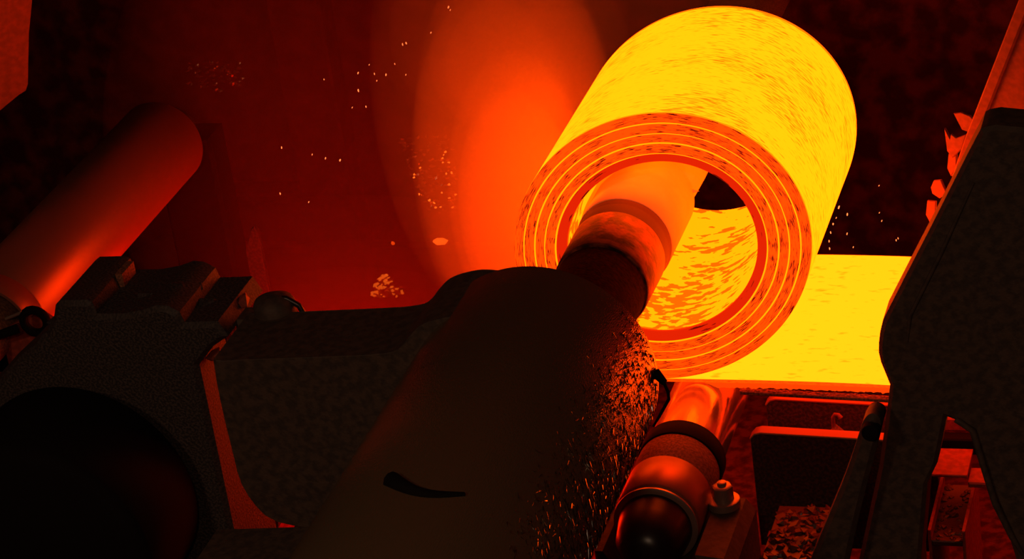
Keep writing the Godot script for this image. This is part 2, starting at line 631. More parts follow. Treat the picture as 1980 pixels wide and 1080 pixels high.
func hot_strip() -> void:
	var t := thing("hot_strip", "wide glowing yellow strip running out flat from under the coil", "steel strip", Vector3(1.5, 2.0, -0.93))
	var top := Shape.new()
	var rim := Shape.new()
	var under := Shape.new()
	var n := 48
	var prev := Vector2.ZERO
	for i in n + 1:
		var x := lerpf(-0.1, 3.6, float(i) / n)
		var y := 2.0365 - 0.02 * pow(maxf(0.0, x - 0.5), 2.0)
		var q := Vector2(x, y)
		if i > 0:
			var d := (q - prev).normalized()
			var up := Vector3(-d.y, d.x, 0)
			var za := -0.012
			var zb := -WIDE + 0.012
			var ua := (prev.x + 0.1) / 3.7 * 2.0
			var ub := (q.x + 0.1) / 3.7 * 2.0
			top.tri(Vector3(prev.x, prev.y, za), Vector3(q.x, q.y, za), Vector3(q.x, q.y, zb), up, up, up, Vector2(ua, 0), Vector2(ub, 0), Vector2(ub, 1))
			top.tri(Vector3(prev.x, prev.y, za), Vector3(q.x, q.y, zb), Vector3(prev.x, prev.y, zb), up, up, up, Vector2(ua, 0), Vector2(ub, 1), Vector2(ua, 1))
			under.tri(Vector3(prev.x, prev.y - 0.02, za), Vector3(q.x, q.y - 0.02, za), Vector3(q.x, q.y - 0.02, zb), -up, -up, -up)
			under.tri(Vector3(prev.x, prev.y - 0.02, za), Vector3(q.x, q.y - 0.02, zb), Vector3(prev.x, prev.y - 0.02, zb), -up, -up, -up)
			for e in [[za, 0.012, 1.0], [zb, -0.012, -1.0]]:
				var prof := [Vector2(0.0, 0.0), Vector2(0.8, -0.002), Vector2(1.0, -0.007), Vector2(1.0, -0.014), Vector2(0.8, -0.019), Vector2(0.0, -0.02)]
				for k in 5:
					var p0: Vector2 = prof[k]
					var p1: Vector2 = prof[k + 1]
					var out := Vector3(0, p1.x - p0.x, (p0.y - p1.y) * 80.0 * e[2]).normalized()
					if k < 2:
						out = Vector3(0, 0.7, 0.7 * e[2])
					var z0: float = e[0] + e[1] * p0.x
					var z1: float = e[0] + e[1] * p1.x
					var w0 := k / 5.0
					var w1 := (k + 1) / 5.0
					rim.tri(Vector3(prev.x, prev.y + p0.y, z0), Vector3(q.x, q.y + p0.y, z0), Vector3(q.x, q.y + p1.y, z1), out, out, out, Vector2(ua, w0), Vector2(ub, w0), Vector2(ub, w1))
					rim.tri(Vector3(prev.x, prev.y + p0.y, z0), Vector3(q.x, q.y + p1.y, z1), Vector3(prev.x, prev.y + p1.y, z1), out, out, out, Vector2(ua, w0), Vector2(ub, w1), Vector2(ua, w1))
		prev = q
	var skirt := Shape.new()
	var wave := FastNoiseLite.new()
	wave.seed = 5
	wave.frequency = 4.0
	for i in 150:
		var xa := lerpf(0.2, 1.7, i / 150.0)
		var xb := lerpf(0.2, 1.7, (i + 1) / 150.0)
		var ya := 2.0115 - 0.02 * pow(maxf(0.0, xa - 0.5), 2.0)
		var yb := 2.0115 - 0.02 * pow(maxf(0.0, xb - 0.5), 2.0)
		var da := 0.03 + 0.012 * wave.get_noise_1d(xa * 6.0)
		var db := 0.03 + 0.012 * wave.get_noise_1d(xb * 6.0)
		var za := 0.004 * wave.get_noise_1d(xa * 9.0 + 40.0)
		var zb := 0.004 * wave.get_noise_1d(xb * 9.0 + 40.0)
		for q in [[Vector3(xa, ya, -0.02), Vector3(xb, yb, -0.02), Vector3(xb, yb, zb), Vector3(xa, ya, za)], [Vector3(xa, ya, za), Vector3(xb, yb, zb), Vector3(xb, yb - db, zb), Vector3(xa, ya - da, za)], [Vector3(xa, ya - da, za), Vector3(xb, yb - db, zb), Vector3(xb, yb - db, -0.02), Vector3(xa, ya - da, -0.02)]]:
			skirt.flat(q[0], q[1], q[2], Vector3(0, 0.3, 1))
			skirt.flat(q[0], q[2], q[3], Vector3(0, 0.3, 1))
	part(t, "painted_glow_band", skirt, "painted_glow", "ragged orange band under the edge, its lit look put in as glow")  # glowing band added for the lit rim under the strip edge
	part(t, "upper_face", top, "hot_strip")
	part(t, "lower_face", under, "hot_under")
	part(t, "strip_edge", rim, "hot_strip_edge", "orange cooler edge of the strip")
	# the cooler strip that comes in low on the other side
	var low := thing("incoming_strip", "dull red strip low behind the cast housing, its glow showing in the gap", "steel strip", Vector3(-2.7, 0.8, -1.2))
	var s := Shape.new()
	var pts := PackedVector2Array()
	for i in 13:
		var x := lerpf(-3.8, -1.5, i / 12.0)
		pts.append(Vector2(x, 0.8 + 0.03 * sin(i * 0.5)))
	for i in 13:
		pts.append(pts[12 - i] + Vector2(0, -0.02))
	extrude(s, pts, -2.2, -0.3, 0.003)
	part(low, "sheet", s, "hot_dull")
	s = Shape.new()
	for x in [-3.3, -2.0]:
		s = Shape.new()
		drum(s, -0.2, -2.3, 0.12, Vector2(x, 0.655), 0.01, 0.0, 32)
		part(low, "support_roll", s, "cast_dark")


func mandrels() -> void:
	var c := Vector2(-0.235, 3.05)
	var t := thing("mandrel", "thick orange-lit mandrel bar through the coil bore with dark sleeve", "mandrel", Vector3(c.x, c.y - 0.32, 0))
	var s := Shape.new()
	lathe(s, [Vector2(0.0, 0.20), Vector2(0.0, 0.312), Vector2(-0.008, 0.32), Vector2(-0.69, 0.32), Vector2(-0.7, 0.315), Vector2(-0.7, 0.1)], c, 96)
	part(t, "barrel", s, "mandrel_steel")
	s = Shape.new()
	lathe(s, [Vector2(0.165, 0.2), Vector2(0.165, 0.309), Vector2(0.0, 0.316), Vector2(0.0, 0.2)], c, 96)
	part(t, "dark_band", s, "mandrel_band", "dark band on the mandrel")  # band in a darker brown than the barrel
	s = Shape.new()
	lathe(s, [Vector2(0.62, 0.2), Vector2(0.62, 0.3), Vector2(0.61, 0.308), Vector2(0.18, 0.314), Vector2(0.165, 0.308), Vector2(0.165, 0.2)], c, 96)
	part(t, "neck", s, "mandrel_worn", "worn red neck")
	s = Shape.new()
	lathe(s, [Vector2(2.0, 0.0), Vector2(2.0, 0.29), Vector2(0.64, 0.292), Vector2(0.62, 0.28), Vector2(0.62, 0.1)], c, 96)
	part(t, "sleeve", s, "mandrel_sleeve", "dark brown sleeve")
	s = Shape.new()
	lathe(s, [Vector2(-0.7, 0.0), Vector2(-0.7, 0.2), Vector2(-0.8, 0.2), Vector2(-0.8, 0.0)], c, 64)
	part(t, "spigot", s, "mandrel_band")
	s = Shape.new()
	for q in [Vector3(0.31, 0.045, -0.69)]:
		var b: Vector3 = Vector3(c.x, c.y, 0) + q
		var tip: Vector3 = b + Vector3(0.05, 0.0, 0.0)
		var ring := [b + Vector3(-0.01, 0.018, 0), b + Vector3(-0.01, 0.0, 0.02), b + Vector3(-0.01, -0.02, 0), b + Vector3(-0.01, 0.0, -0.02)]
		for i in 4:
			s.flat(ring[i], ring[(i + 1) % 4], tip, (ring[i] + ring[(i + 1) % 4]) * 0.5 - b)
	part(t, "scale_spike", s, "hot_crumb", "small glowing spike of scale")
	# the mandrel that meets it from the far side
	var f := thing("far_mandrel", "second orange mandrel end meeting the first behind the bore", "mandrel", Vector3(c.x, c.y - 0.34, -2.2))
	s = Shape.new()
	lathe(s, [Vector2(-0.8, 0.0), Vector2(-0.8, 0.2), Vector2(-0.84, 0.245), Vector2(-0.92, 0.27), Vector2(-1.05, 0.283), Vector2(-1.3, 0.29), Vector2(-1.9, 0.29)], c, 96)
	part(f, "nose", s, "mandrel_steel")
	s = Shape.new()
	lathe(s, [Vector2(-1.9, 0.2), Vector2(-1.9, 0.28), Vector2(-5.17, 0.28)], c, 64)
	part(f, "shaft", s, "rust", "dull rusty shaft")
	s = Shape.new()
	lathe(s, [Vector2(-2.6, 0.28), Vector2(-2.6, 0.5), Vector2(-2.62, 0.52), Vector2(-2.78, 0.52), Vector2(-2.8, 0.5), Vector2(-2.8, 0.28)], c, 64)
	part(f, "collar", s, "rust")


func mandrel_housing() -> void:
	var c := Vector2(-0.25, 3.16)
	var t := thing("mandrel_housing", "bulky dark cast housing with a round greasy boss and a long arm", "machine casting", Vector3(-0.8, 0.0, 2.8))
	# the boss: one long drum round the mandrel
	var s := Shape.new()
	lathe(s, [Vector2(5.4, 0.0), Vector2(5.4, 0.66), Vector2(5.37, 0.69), Vector2(1.9, 0.69), Vector2(1.9, 0.2)], c, 128)
	part(t, "boss", s, "grease", "round boss shiny with grease")
	# the web and the arm, one outline pushed forward
	s = Shape.new()
	var o := smooth_outline([Vector2(-2.13, 3.40), Vector2(-2.07, 3.435), Vector2(-1.6, 3.465), Vector2(-1.19, 3.49), Vector2(-1.01, 3.513), Vector2(-0.94, 3.55), Vector2(-0.878, 3.62), Vector2(-0.8, 3.69), Vector2(-0.69, 3.732), Vector2(-0.56, 3.75), Vector2(-0.4, 3.72), Vector2(-0.2, 3.6), Vector2(0.0, 3.4), Vector2(0.0, 2.9), Vector2(-0.3, 2.3), Vector2(-0.8, 2.35), Vector2(-1.8, 2.3), Vector2(-2.08, 2.5), Vector2(-2.13, 2.9)])
	extrude(s, o, 1.75, 2.35, 0.012)
	part(t, "arm", s, "cast_dark")
	# ledge beside the boss; black crescent painted for the shadow in a slot
	s = Shape.new()
	block(s, Vector3(-1.5, 2.33, 3.05), Vector3(1.2, 0.5, 0.6), 0.02, Basis(Vector3(0, 0, 1), 0.08))
	part(t, "ledge", s, "cast_dark")
	s = Shape.new()
	var arc := []
	var rad := []
	for i in 11:
		var k := i / 10.0
		var a := deg_to_rad(lerpf(96.0, 64.0, k))
		arc.append(Vector3(c.x, c.y, 4.25 + 0.1 * sin(k * PI)) + Vector3(cos(a), sin(a), 0) * 0.69)
		rad.append(0.045 * (1.0 - 0.8 * k) + 0.004)
	pipe(s, arc, rad, 10)
	part(t, "lip", s, "black_rubber", "black crescent painted for the shadow in a slot")
	# foot down to the floor
	s = Shape.new()
	block(s, Vector3(-1.1, 1.1, 2.6), Vector3(1.6, 2.18, 1.3), 0.05)
	part(t, "pedestal", s, "cast_rough")
	# matted grease fibres standing off the flank of the boss
	s = Shape.new()
	s.flat(Vector3(-0.004, 0, 0), Vector3(0.004, 0, 0), Vector3(0, 0.012, 1.0), Vector3(0, 1, -0.1))
	s.flat(Vector3(-0.004, 0, 0), Vector3(0, -0.006, 0.1), Vector3(0, 0.012, 1.0), Vector3(-1, 0, 0))
	s.flat(Vector3(0.004, 0, 0), Vector3(0, -0.006, 0.1), Vector3(0, 0.012, 1.0), Vector3(1, 0, 0))
	var mm := MultiMesh.new()
	mm.transform_format = MultiMesh.TRANSFORM_3D
	mm.mesh = s.mesh()
	mm.instance_count = 5000
	for i in mm.instance_count:
		var a := deg_to_rad(rng.randf_range(-60.0, 34.0) + rng.randfn(0.0, 5.0))
		var z := rng.randf_range(1.92, 4.9)
		var out := Vector3(cos(a), sin(a), 0)
		var round_ := Vector3(-sin(a), cos(a), 0)
		var w := rng.randfn(0.25, 0.4)
		var dir := (Vector3(0, 0, 1) * cos(w) - round_ * sin(w) + out * rng.randf_range(0.0, 0.16)).normalized()
		var yy := (out - dir * out.dot(dir)).normalized().rotated(dir, rng.randf_range(-0.8, 0.8))
		var l := rng.randf_range(0.025, 0.085)
		var at := Vector3(c.x, c.y, z) + out * (0.689 + rng.randf_range(-0.004, 0.0))
		mm.set_instance_transform(i, Transform3D(Basis(yy.cross(dir), yy, dir) * Basis.from_scale(Vector3(1.0, 1.0, l)), at))
	var f := MultiMeshInstance3D.new()
	f.name = "grease_fibre"
	f.multimesh = mm
	f.material_override = M["grease_fibre"]
	f.position = -t.position
	f.set_meta("kind", "stuff")
	f.set_meta("label", "matted wet black grease fibres on the flank of the boss")
	t.add_child(f)
	# bent wire hanging off the boss
	var w := thing("bent_wire", "short black bent wire with a lumpy clip hanging off the boss", "wire", Vector3(0.43, 3.0, 2.0))
	s = Shape.new()
	pipe(s, [Vector3(0.33, 3.17, 2.0), Vector3(0.40, 3.19, 1.99), Vector3(0.455, 3.2, 1.98), Vector3(0.49, 3.14, 1.97)], [0.015, 0.026, 0.034, 0.022], 8)
	part(w, "clip", s, "black_rubber")
	s = Shape.new()
	pipe(s, [Vector3(0.48, 3.16, 1.97), Vector3(0.505, 3.08, 1.97), Vector3(0.505, 3.03, 1.97), Vector3(0.44, 2.92, 1.99), Vector3(0.40, 2.86, 2.0)], [0.011, 0.011, 0.01, 0.009, 0.006], 8)
	part(w, "tail", s, "black_rubber")


func cradle_roll() -> void:
	var c := Vector2(0.15, 1.765)
	var t := thing("cradle_roll", "polished cradle roll mirroring the coil, with dark collar and bearing sleeve", "steel roll", Vector3(c.x, c.y - 0.25, 0.5))
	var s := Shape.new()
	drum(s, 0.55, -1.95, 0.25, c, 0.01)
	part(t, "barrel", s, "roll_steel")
	s = Shape.new()
	drum(s, 0.7, 0.53, 0.28, c, 0.012)
	part(t, "collar", s, "black_rubber", "black collar ring")
	s = Shape.new()
	lathe(s, [Vector2(0.98, 0.2), Vector2(0.98, 0.235), Vector2(0.93, 0.25), Vector2(0.86, 0.268), Vector2(0.79, 0.272), Vector2(0.7, 0.27), Vector2(0.7, 0.2)], c, 72)
	part(t, "neck", s, "rust", "scale-crusted neck")
	s = Shape.new()
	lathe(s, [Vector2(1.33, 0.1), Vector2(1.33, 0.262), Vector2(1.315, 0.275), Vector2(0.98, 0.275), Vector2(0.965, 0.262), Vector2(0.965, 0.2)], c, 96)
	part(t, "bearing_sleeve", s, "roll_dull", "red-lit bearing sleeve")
	s = Shape.new()
	lathe(s, [Vector2(1.375, 0.1), Vector2(1.375, 0.25), Vector2(1.365, 0.27), Vector2(1.35, 0.27), Vector2(1.34, 0.255), Vector2(1.33, 0.255)], c, 96)
	part(t, "seal_ring", s, "nut_steel")
	s = Shape.new()
	lathe(s, [Vector2(1.75, 0.0), Vector2(1.74, 0.09), Vector2(1.7, 0.15), Vector2(1.6, 0.2), Vector2(1.5, 0.215), Vector2(1.375, 0.235)], c, 72)
	part(t, "end_cap", s, "cap_black", "dark domed end cap")
	# bearing pedestal with a plug on its shoulder
	var p := thing("bearing_pedestal", "dark bearing block beside the roll end, a nut on its shoulder", "bearing block", Vector3(0.3, 0, 1.2))
	s = Shape.new()
	extrude(s, PackedVector2Array([Vector2(-0.2, 0.02), Vector2(0.68, 0.02), Vector2(0.68, 1.6), Vector2(0.62, 1.68), Vector2(0.44, 1.7), Vector2(0.39, 1.6), Vector2(0.3, 1.52), Vector2(0.15, 1.485), Vector2(0.0, 1.52), Vector2(-0.09, 1.6), Vector2(-0.15, 1.7), Vector2(-0.2, 1.7)]), 0.86, 1.6, 0.02)
	part(p, "body", s, "cast_dark")
	s = Shape.new()
	var q := Shape.new()
	lathe(q, [Vector2(0.02, 0.0), Vector2(0.02, 0.095), Vector2(0.015, 0.105), Vector2(-0.03, 0.105), Vector2(-0.03, 0.0)], Vector2.ZERO, 40)
	moved(s, q, Basis(Vector3.RIGHT, -PI / 2.0), Vector3(0.505, 1.73, 1.0))
	var fl := part(p, "flange", s, "nut_steel", "round steel flange")
	s = Shape.new()
	q = Shape.new()
	lathe(q, [Vector2(0.1, 0.0), Vector2(0.1, 0.055), Vector2(0.09, 0.068), Vector2(0.0, 0.07), Vector2(0.0, 0.0)], Vector2.ZERO, 6)
	moved(s, q, Basis(Vector3.RIGHT, -PI / 2.0), Vector3(0.505, 1.75, 1.0))
	part(fl, "nut", s, "nut_steel", "six-sided nut")
	s = Shape.new()
	q = Shape.new()
	lathe(q, [Vector2(0.125, 0.0), Vector2(0.125, 0.02), Vector2(0.12, 0.03), Vector2(0.09, 0.03)], Vector2.ZERO, 24)
	moved(s, q, Basis(Vector3.RIGHT, -PI / 2.0), Vector3(0.505, 1.75, 1.0))
	part(fl, "stud", s, "nut_steel")


func roller_table() -> void:
	# rail right under the strip edge
	var s := Shape.new()
	extrude(s, PackedVector2Array([Vector2(0.42, 1.91), Vector2(2.6, 1.83), Vector2(2.6, 1.86), Vector2(0.42, 1.94)]), -0.08, -0.03, 0.006)
	for i in 60:
		var x := rng.randf_range(0.45, 1.5)
		chunk(s, Vector3(x, 1.94 - 0.0367 * (x - 0.42), rng.randf_range(-0.07, -0.04)), Vector3(0.022, 0.007, 0.008), 0.4)
	solo("table_rail", s, "rust", "narrow rusty rail crusted with scale directly under the near strip edge", "rail")
	# two apron plates with chamfered ends
	var k := 0
	for a in [[0.47, 1.6, -0.61, -0.53, 1.62], [0.45, 1.6, -0.16, -0.075, 1.62]]:
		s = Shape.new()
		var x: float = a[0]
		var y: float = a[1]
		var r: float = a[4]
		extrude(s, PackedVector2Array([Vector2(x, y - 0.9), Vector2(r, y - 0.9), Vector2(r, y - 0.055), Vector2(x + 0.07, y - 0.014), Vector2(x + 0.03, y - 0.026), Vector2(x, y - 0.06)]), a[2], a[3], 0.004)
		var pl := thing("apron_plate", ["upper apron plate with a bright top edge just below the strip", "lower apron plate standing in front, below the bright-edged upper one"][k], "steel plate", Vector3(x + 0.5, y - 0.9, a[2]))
		part(pl, "web", s, "dark_plate")  # web darkened in colour for its shade
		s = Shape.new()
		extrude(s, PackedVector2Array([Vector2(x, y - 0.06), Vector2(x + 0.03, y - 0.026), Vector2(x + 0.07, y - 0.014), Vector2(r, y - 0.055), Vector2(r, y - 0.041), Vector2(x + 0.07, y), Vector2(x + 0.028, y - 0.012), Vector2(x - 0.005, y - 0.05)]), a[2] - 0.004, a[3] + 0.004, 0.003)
		part(pl, "lit_edge", s, "lit_edge", "top edge painted brighter for the strip light")  # strip light on the top edge, put in as a brighter material
		k += 1
	# spray nozzle between the plates
	var t := thing("spray_nozzle", "small hooked spray nozzle on a cone foot between the two apron plates", "nozzle", Vector3(1.02, 1.4, -0.3))
	s = Shape.new()
	pipe(s, [Vector3(0.97, 1.5, -0.33), Vector3(0.97, 1.58, -0.33), Vector3(0.985, 1.602, -0.33), Vector3(1.01, 1.602, -0.325), Vector3(1.025, 1.58, -0.32)], [0.014, 0.013, 0.014, 0.014, 0.018], 10)
	part(t, "hooked_tube", s, "red_plate")
	s = Shape.new()
	var rim := []
	for i in 12:
		rim.append(Vector3(1.0 + 0.16 * cos(TAU * i / 12.0), 1.36, -0.3 + 0.13 * sin(TAU * i / 12.0)))
	for i in 12:
		s.flat(rim[i], rim[(i + 1) % 12], Vector3(0.985, 1.53, -0.33), (rim[i] + rim[(i + 1) % 12]) * 0.5 - Vector3(1.0, 1.4, -0.3))
	part(t, "cone_foot", s, "rust")
	s = Shape.new()
	block(s, Vector3(1.02, 1.32, -0.34), Vector3(1.16, 0.06, 0.36), 0.01)
	solo("table_deck", s, "rust", "sunken deck strip between the two apron plates", "deck")
	# drip tray with wet muck in front of the plates
	s = Shape.new()
	block(s, Vector3(0.91, 1.2, 0.66), Vector3(0.44, 0.1, 0.78), 0.01)
	for i in 150:
		var at := Vector3(rng.randf_range(0.71, 1.11), 1.25, rng.randf_range(0.3, 1.03))
		chunk(s, at, Vector3(rng.randf_range(0.015, 0.06), rng.randf_range(0.01, 0.04), rng.randf_range(0.015, 0.05)), 0.4, Basis(Vector3.UP, rng.randf() * TAU))
	solo("muck_bed", s, "muck", "wet lumpy bed of scale and muck to the right of the roll end", "muck", "", "stuff")
	s = Shape.new()
	block(s, Vector3(0.91, 0.575, 0.66), Vector3(0.42, 1.14, 0.76), 0.02)
	solo("muck_trough", s, "cast_dark", "dark steel trough under the wet scale bed", "trough")


func right_guide() -> void:
	var t := thing("guide_casting", "tall leaning black casting that hides the strip at the right", "machine casting", Vector3(2.3, 0, 0.85))
	var s := Shape.new()
	extrude(s, PackedVector2Array([Vector2(2.243, 4.275), Vector2(2.275, 4.29), Vector2(2.33, 4.3), Vector2(2.49, 4.281), Vector2(2.9, 4.25), Vector2(3.3, 4.1), Vector2(3.3, 0.01), Vector2(2.3, 0.01), Vector2(2.33, 1.3), Vector2(2.265, 1.606), Vector2(2.18, 1.9), Vector2(2.13, 2.1), Vector2(2.085, 2.27), Vector2(2.04, 2.335), Vector2(1.945, 2.375), Vector2(1.87, 2.05), Vector2(1.8, 1.9), Vector2(1.72, 1.3), Vector2(1.7, 0.01), Vector2(1.25, 0.01), Vector2(1.334, 1.315), Vector2(1.513, 2.025), Vector2(1.6, 2.5), Vector2(1.614, 2.59), Vector2(1.585, 2.69), Vector2(1.57, 2.74), Vector2(1.56, 2.81), Vector2(1.566, 2.88), Vector2(1.578, 2.95), Vector2(1.6, 3.03), Vector2(1.76, 3.34), Vector2(1.927, 3.66), Vector2(2.161, 4.12)]), 0.7, 1.0, 0.025)
	part(t, "body", s, "cast_dark")
	s = Shape.new()
	pipe(s, [Vector3(2.19, 3.95, 1.0), Vector3(1.98, 3.5, 1.0), Vector3(1.77, 3.08, 1.0), Vector3(1.74, 2.9, 1.0)], [0.008, 0.014, 0.014, 0.008], 8)
	part(t, "ridge", s, "cast_dark", "raised weld ridge along the leaning edge")
	s = Shape.new()
	pipe(s, [Vector3(2.0, 2.37, 1.0), Vector3(2.1, 2.3, 1.01), Vector3(2.16, 2.03, 1.02), Vector3(2.21, 1.8, 1.02), Vector3(2.3, 1.55, 1.01), Vector3(2.36, 1.42, 1.0)], [0.02, 0.022, 0.022, 0.022, 0.02, 0.012], 10)
	part(t, "rib", s, "cast_dark", "curved grey rib")
	t = thing("guide_lever", "round-ended black arm leaning beside the casting, foot towards the roll", "machine arm", Vector3(1.3, 0, 1.15))
	s = Shape.new()
	extrude(s, smooth_outline([Vector2(1.52, 2.52), Vector2(1.56, 2.52), Vector2(1.585, 2.47), Vector2(1.56, 2.33), Vector2(1.42, 1.85), Vector2(1.25, 1.2), Vector2(1.1, 0.6), Vector2(1.08, 0.01), Vector2(0.8, 0.01), Vector2(0.86, 0.6), Vector2(1.0, 1.25), Vector2(1.32, 2.03), Vector2(1.44, 2.36), Vector2(1.48, 2.47)], true, 3), 1.05, 1.25, 0.03)
	part(t, "lever", s, "cast_dark")
	s = Shape.new()
	drum(s, 1.3, 1.0, 0.055, Vector2(1.53, 2.43), 0.01, 0.0, 32)
	part(t, "pivot_pin", s, "black_rubber")
	# lit upright plate behind it, torn scale along its edge
	var lean := Basis(Vector3.UP, deg_to_rad(-28.0))
	var at := Vector3(2.0, 0, -0.6)
	var pl := thing("leaning_plate", "red-lit leaning guide plate behind the top of the casting", "steel plate", Vector3(2.1, 0.0, -0.6))
	s = Shape.new()
	var q := Shape.new()
	extrude(q, PackedVector2Array([Vector2(0.5, 4.65), Vector2(1.4, 4.65), Vector2(1.3, 2.4), Vector2(-0.3, 2.4), Vector2(-0.33, 2.75), Vector2(-0.02, 3.55)]), -0.05, 0.0, 0.01)
	moved(s, q, lean, at)
	part(pl, "web", s, "red_plate")
	s = Shape.new()
	block(s, Vector3(2.75, 3.3, 0.06), Vector3(0.12, 0.2, 1.3), 0.01)
	part(pl, "bracket", s, "cast_dark")
	s = Shape.new()
	q = Shape.new()
	extrude(q, PackedVector2Array([Vector2(0.44, 4.65), Vector2(0.53, 4.65), Vector2(0.02, 3.52), Vector2(-0.3, 2.75), Vector2(-0.38, 2.75), Vector2(-0.08, 3.5)]), -0.06, 0.03, 0.012)
	moved(s, q, lean, at)
	part(pl, "edge_flange", s, "red_plate", "raised flange along the leaning edge")
	var k := 0
	for a in [[Vector2(-0.10, 3.60), 0.075, "top, fan-shaped"], [Vector2(-0.19, 3.42), 0.09, "second from top, two-pointed"], [Vector2(-0.24, 3.27), 0.06, "middle, narrow"], [Vector2(-0.36, 3.05), 0.065, "second from bottom, blunt"], [Vector2(-0.42, 2.90), 0.06, "lowest, sliver-like"]]:
		s = Shape.new()
		q = Shape.new()
		var b: Vector2 = a[0]
		var r: float = a[1]
		var o := PackedVector2Array()
		if k == 1:
			o = PackedVector2Array([b + Vector2(0.1, 0.09), b + Vector2(0.02, 0.05), b + Vector2(-0.02, 0.07), b + Vector2(-0.03, 0.03), b + Vector2(-0.07, 0.1), b + Vector2(-0.06, -0.06), b + Vector2(-0.02, -0.1), b + Vector2(0.06, -0.02)])
		elif k == 0:
			o = PackedVector2Array([b + Vector2(0.1, 0.01), b + Vector2(0.05, 0.05), b + Vector2(-0.02, 0.06), b + Vector2(-0.08, 0.04), b + Vector2(-0.05, -0.01), b + Vector2(-0.02, -0.06), b + Vector2(0.05, -0.07)])
		elif k == 2 or k == 4:
			o = PackedVector2Array([b + Vector2(0.05, 0.07), b + Vector2(-0.02, 0.06), b + Vector2(-0.04, -0.05), b + Vector2(-0.01, -0.1), b + Vector2(0.04, -0.03)])
		else:
			o = PackedVector2Array([b + Vector2(0.03, 0.08), b + Vector2(-0.03, 0.06), b + Vector2(-0.06, 0.0), b + Vector2(-0.05, -0.04), b + Vector2(0.01, -0.06), b + Vector2(0.07, 0.0)])
		extrude(q, o, -0.02, 0.0, 0.004)
		moved(s, q, lean * Basis(Vector3.UP, rng.randf_range(-0.3, 0.1)), at)
		solo("scale_flake", s, "red_plate", "torn red scale flake on the leaning plate edge, %s" % a[2], "scale flake", "torn flakes on the leaning plate")
		k += 1
	# what shows through the opening under the casting, in the light from below the strip
	s = Shape.new()
	block(s, Vector3(1.98, 1.46, -0.52), Vector3(0.66, 0.1, 0.1), 0.01)
	solo("cross_beam", s, "red_plate", "bright red cross beam at the top of the opening under the casting", "beam")
	s = Shape.new()
	block(s, Vector3(1.98, 1.36, -0.4), Vector3(0.66, 0.12, 0.1), 0.01)
	solo("cross_beam", s, "black_rubber", "black cross beam under the bright red one", "beam")
	s = Shape.new()
	block(s, Vector3(1.78, 1.39, -0.1), Vector3(0.25, 0.02, 0.34), 0.006)
	solo("deck_plate", s, "red_plate", "flat red deck plate below the cross beams", "steel plate")
	s = Shape.new()
	block(s, Vector3(1.97, 1.33, -0.02), Vector3(0.12, 0.04, 0.2), 0.01)
	solo("deck_lip", s, "red_plate", "short red lip beside the deck plate", "steel lip")
	var g := thing("drain_channel", "wet glinting drain channel at the bottom of the opening", "channel", Vector3(1.8, 0.0, 0.05))
	s = Shape.new()
	block(s, Vector3(1.8, 1.08, 0.05), Vector3(0.2, 0.04, 0.7), 0.008)
	for i in 60:
		chunk(s, Vector3(rng.randf_range(1.71, 1.89), 1.1, rng.randf_range(-0.28, 0.38)), Vector3(0.02, 0.012, 0.02) * rng.randf_range(0.5, 1.5), 0.4)
	part(g, "wet_bed", s, "muck")
	for x in [1.69, 1.91]:
		s = Shape.new()
		block(s, Vector3(x, 0.6, 0.05), Vector3(0.02, 1.16, 0.7), 0.005)
		part(g, "side_plate", s, "red_plate")


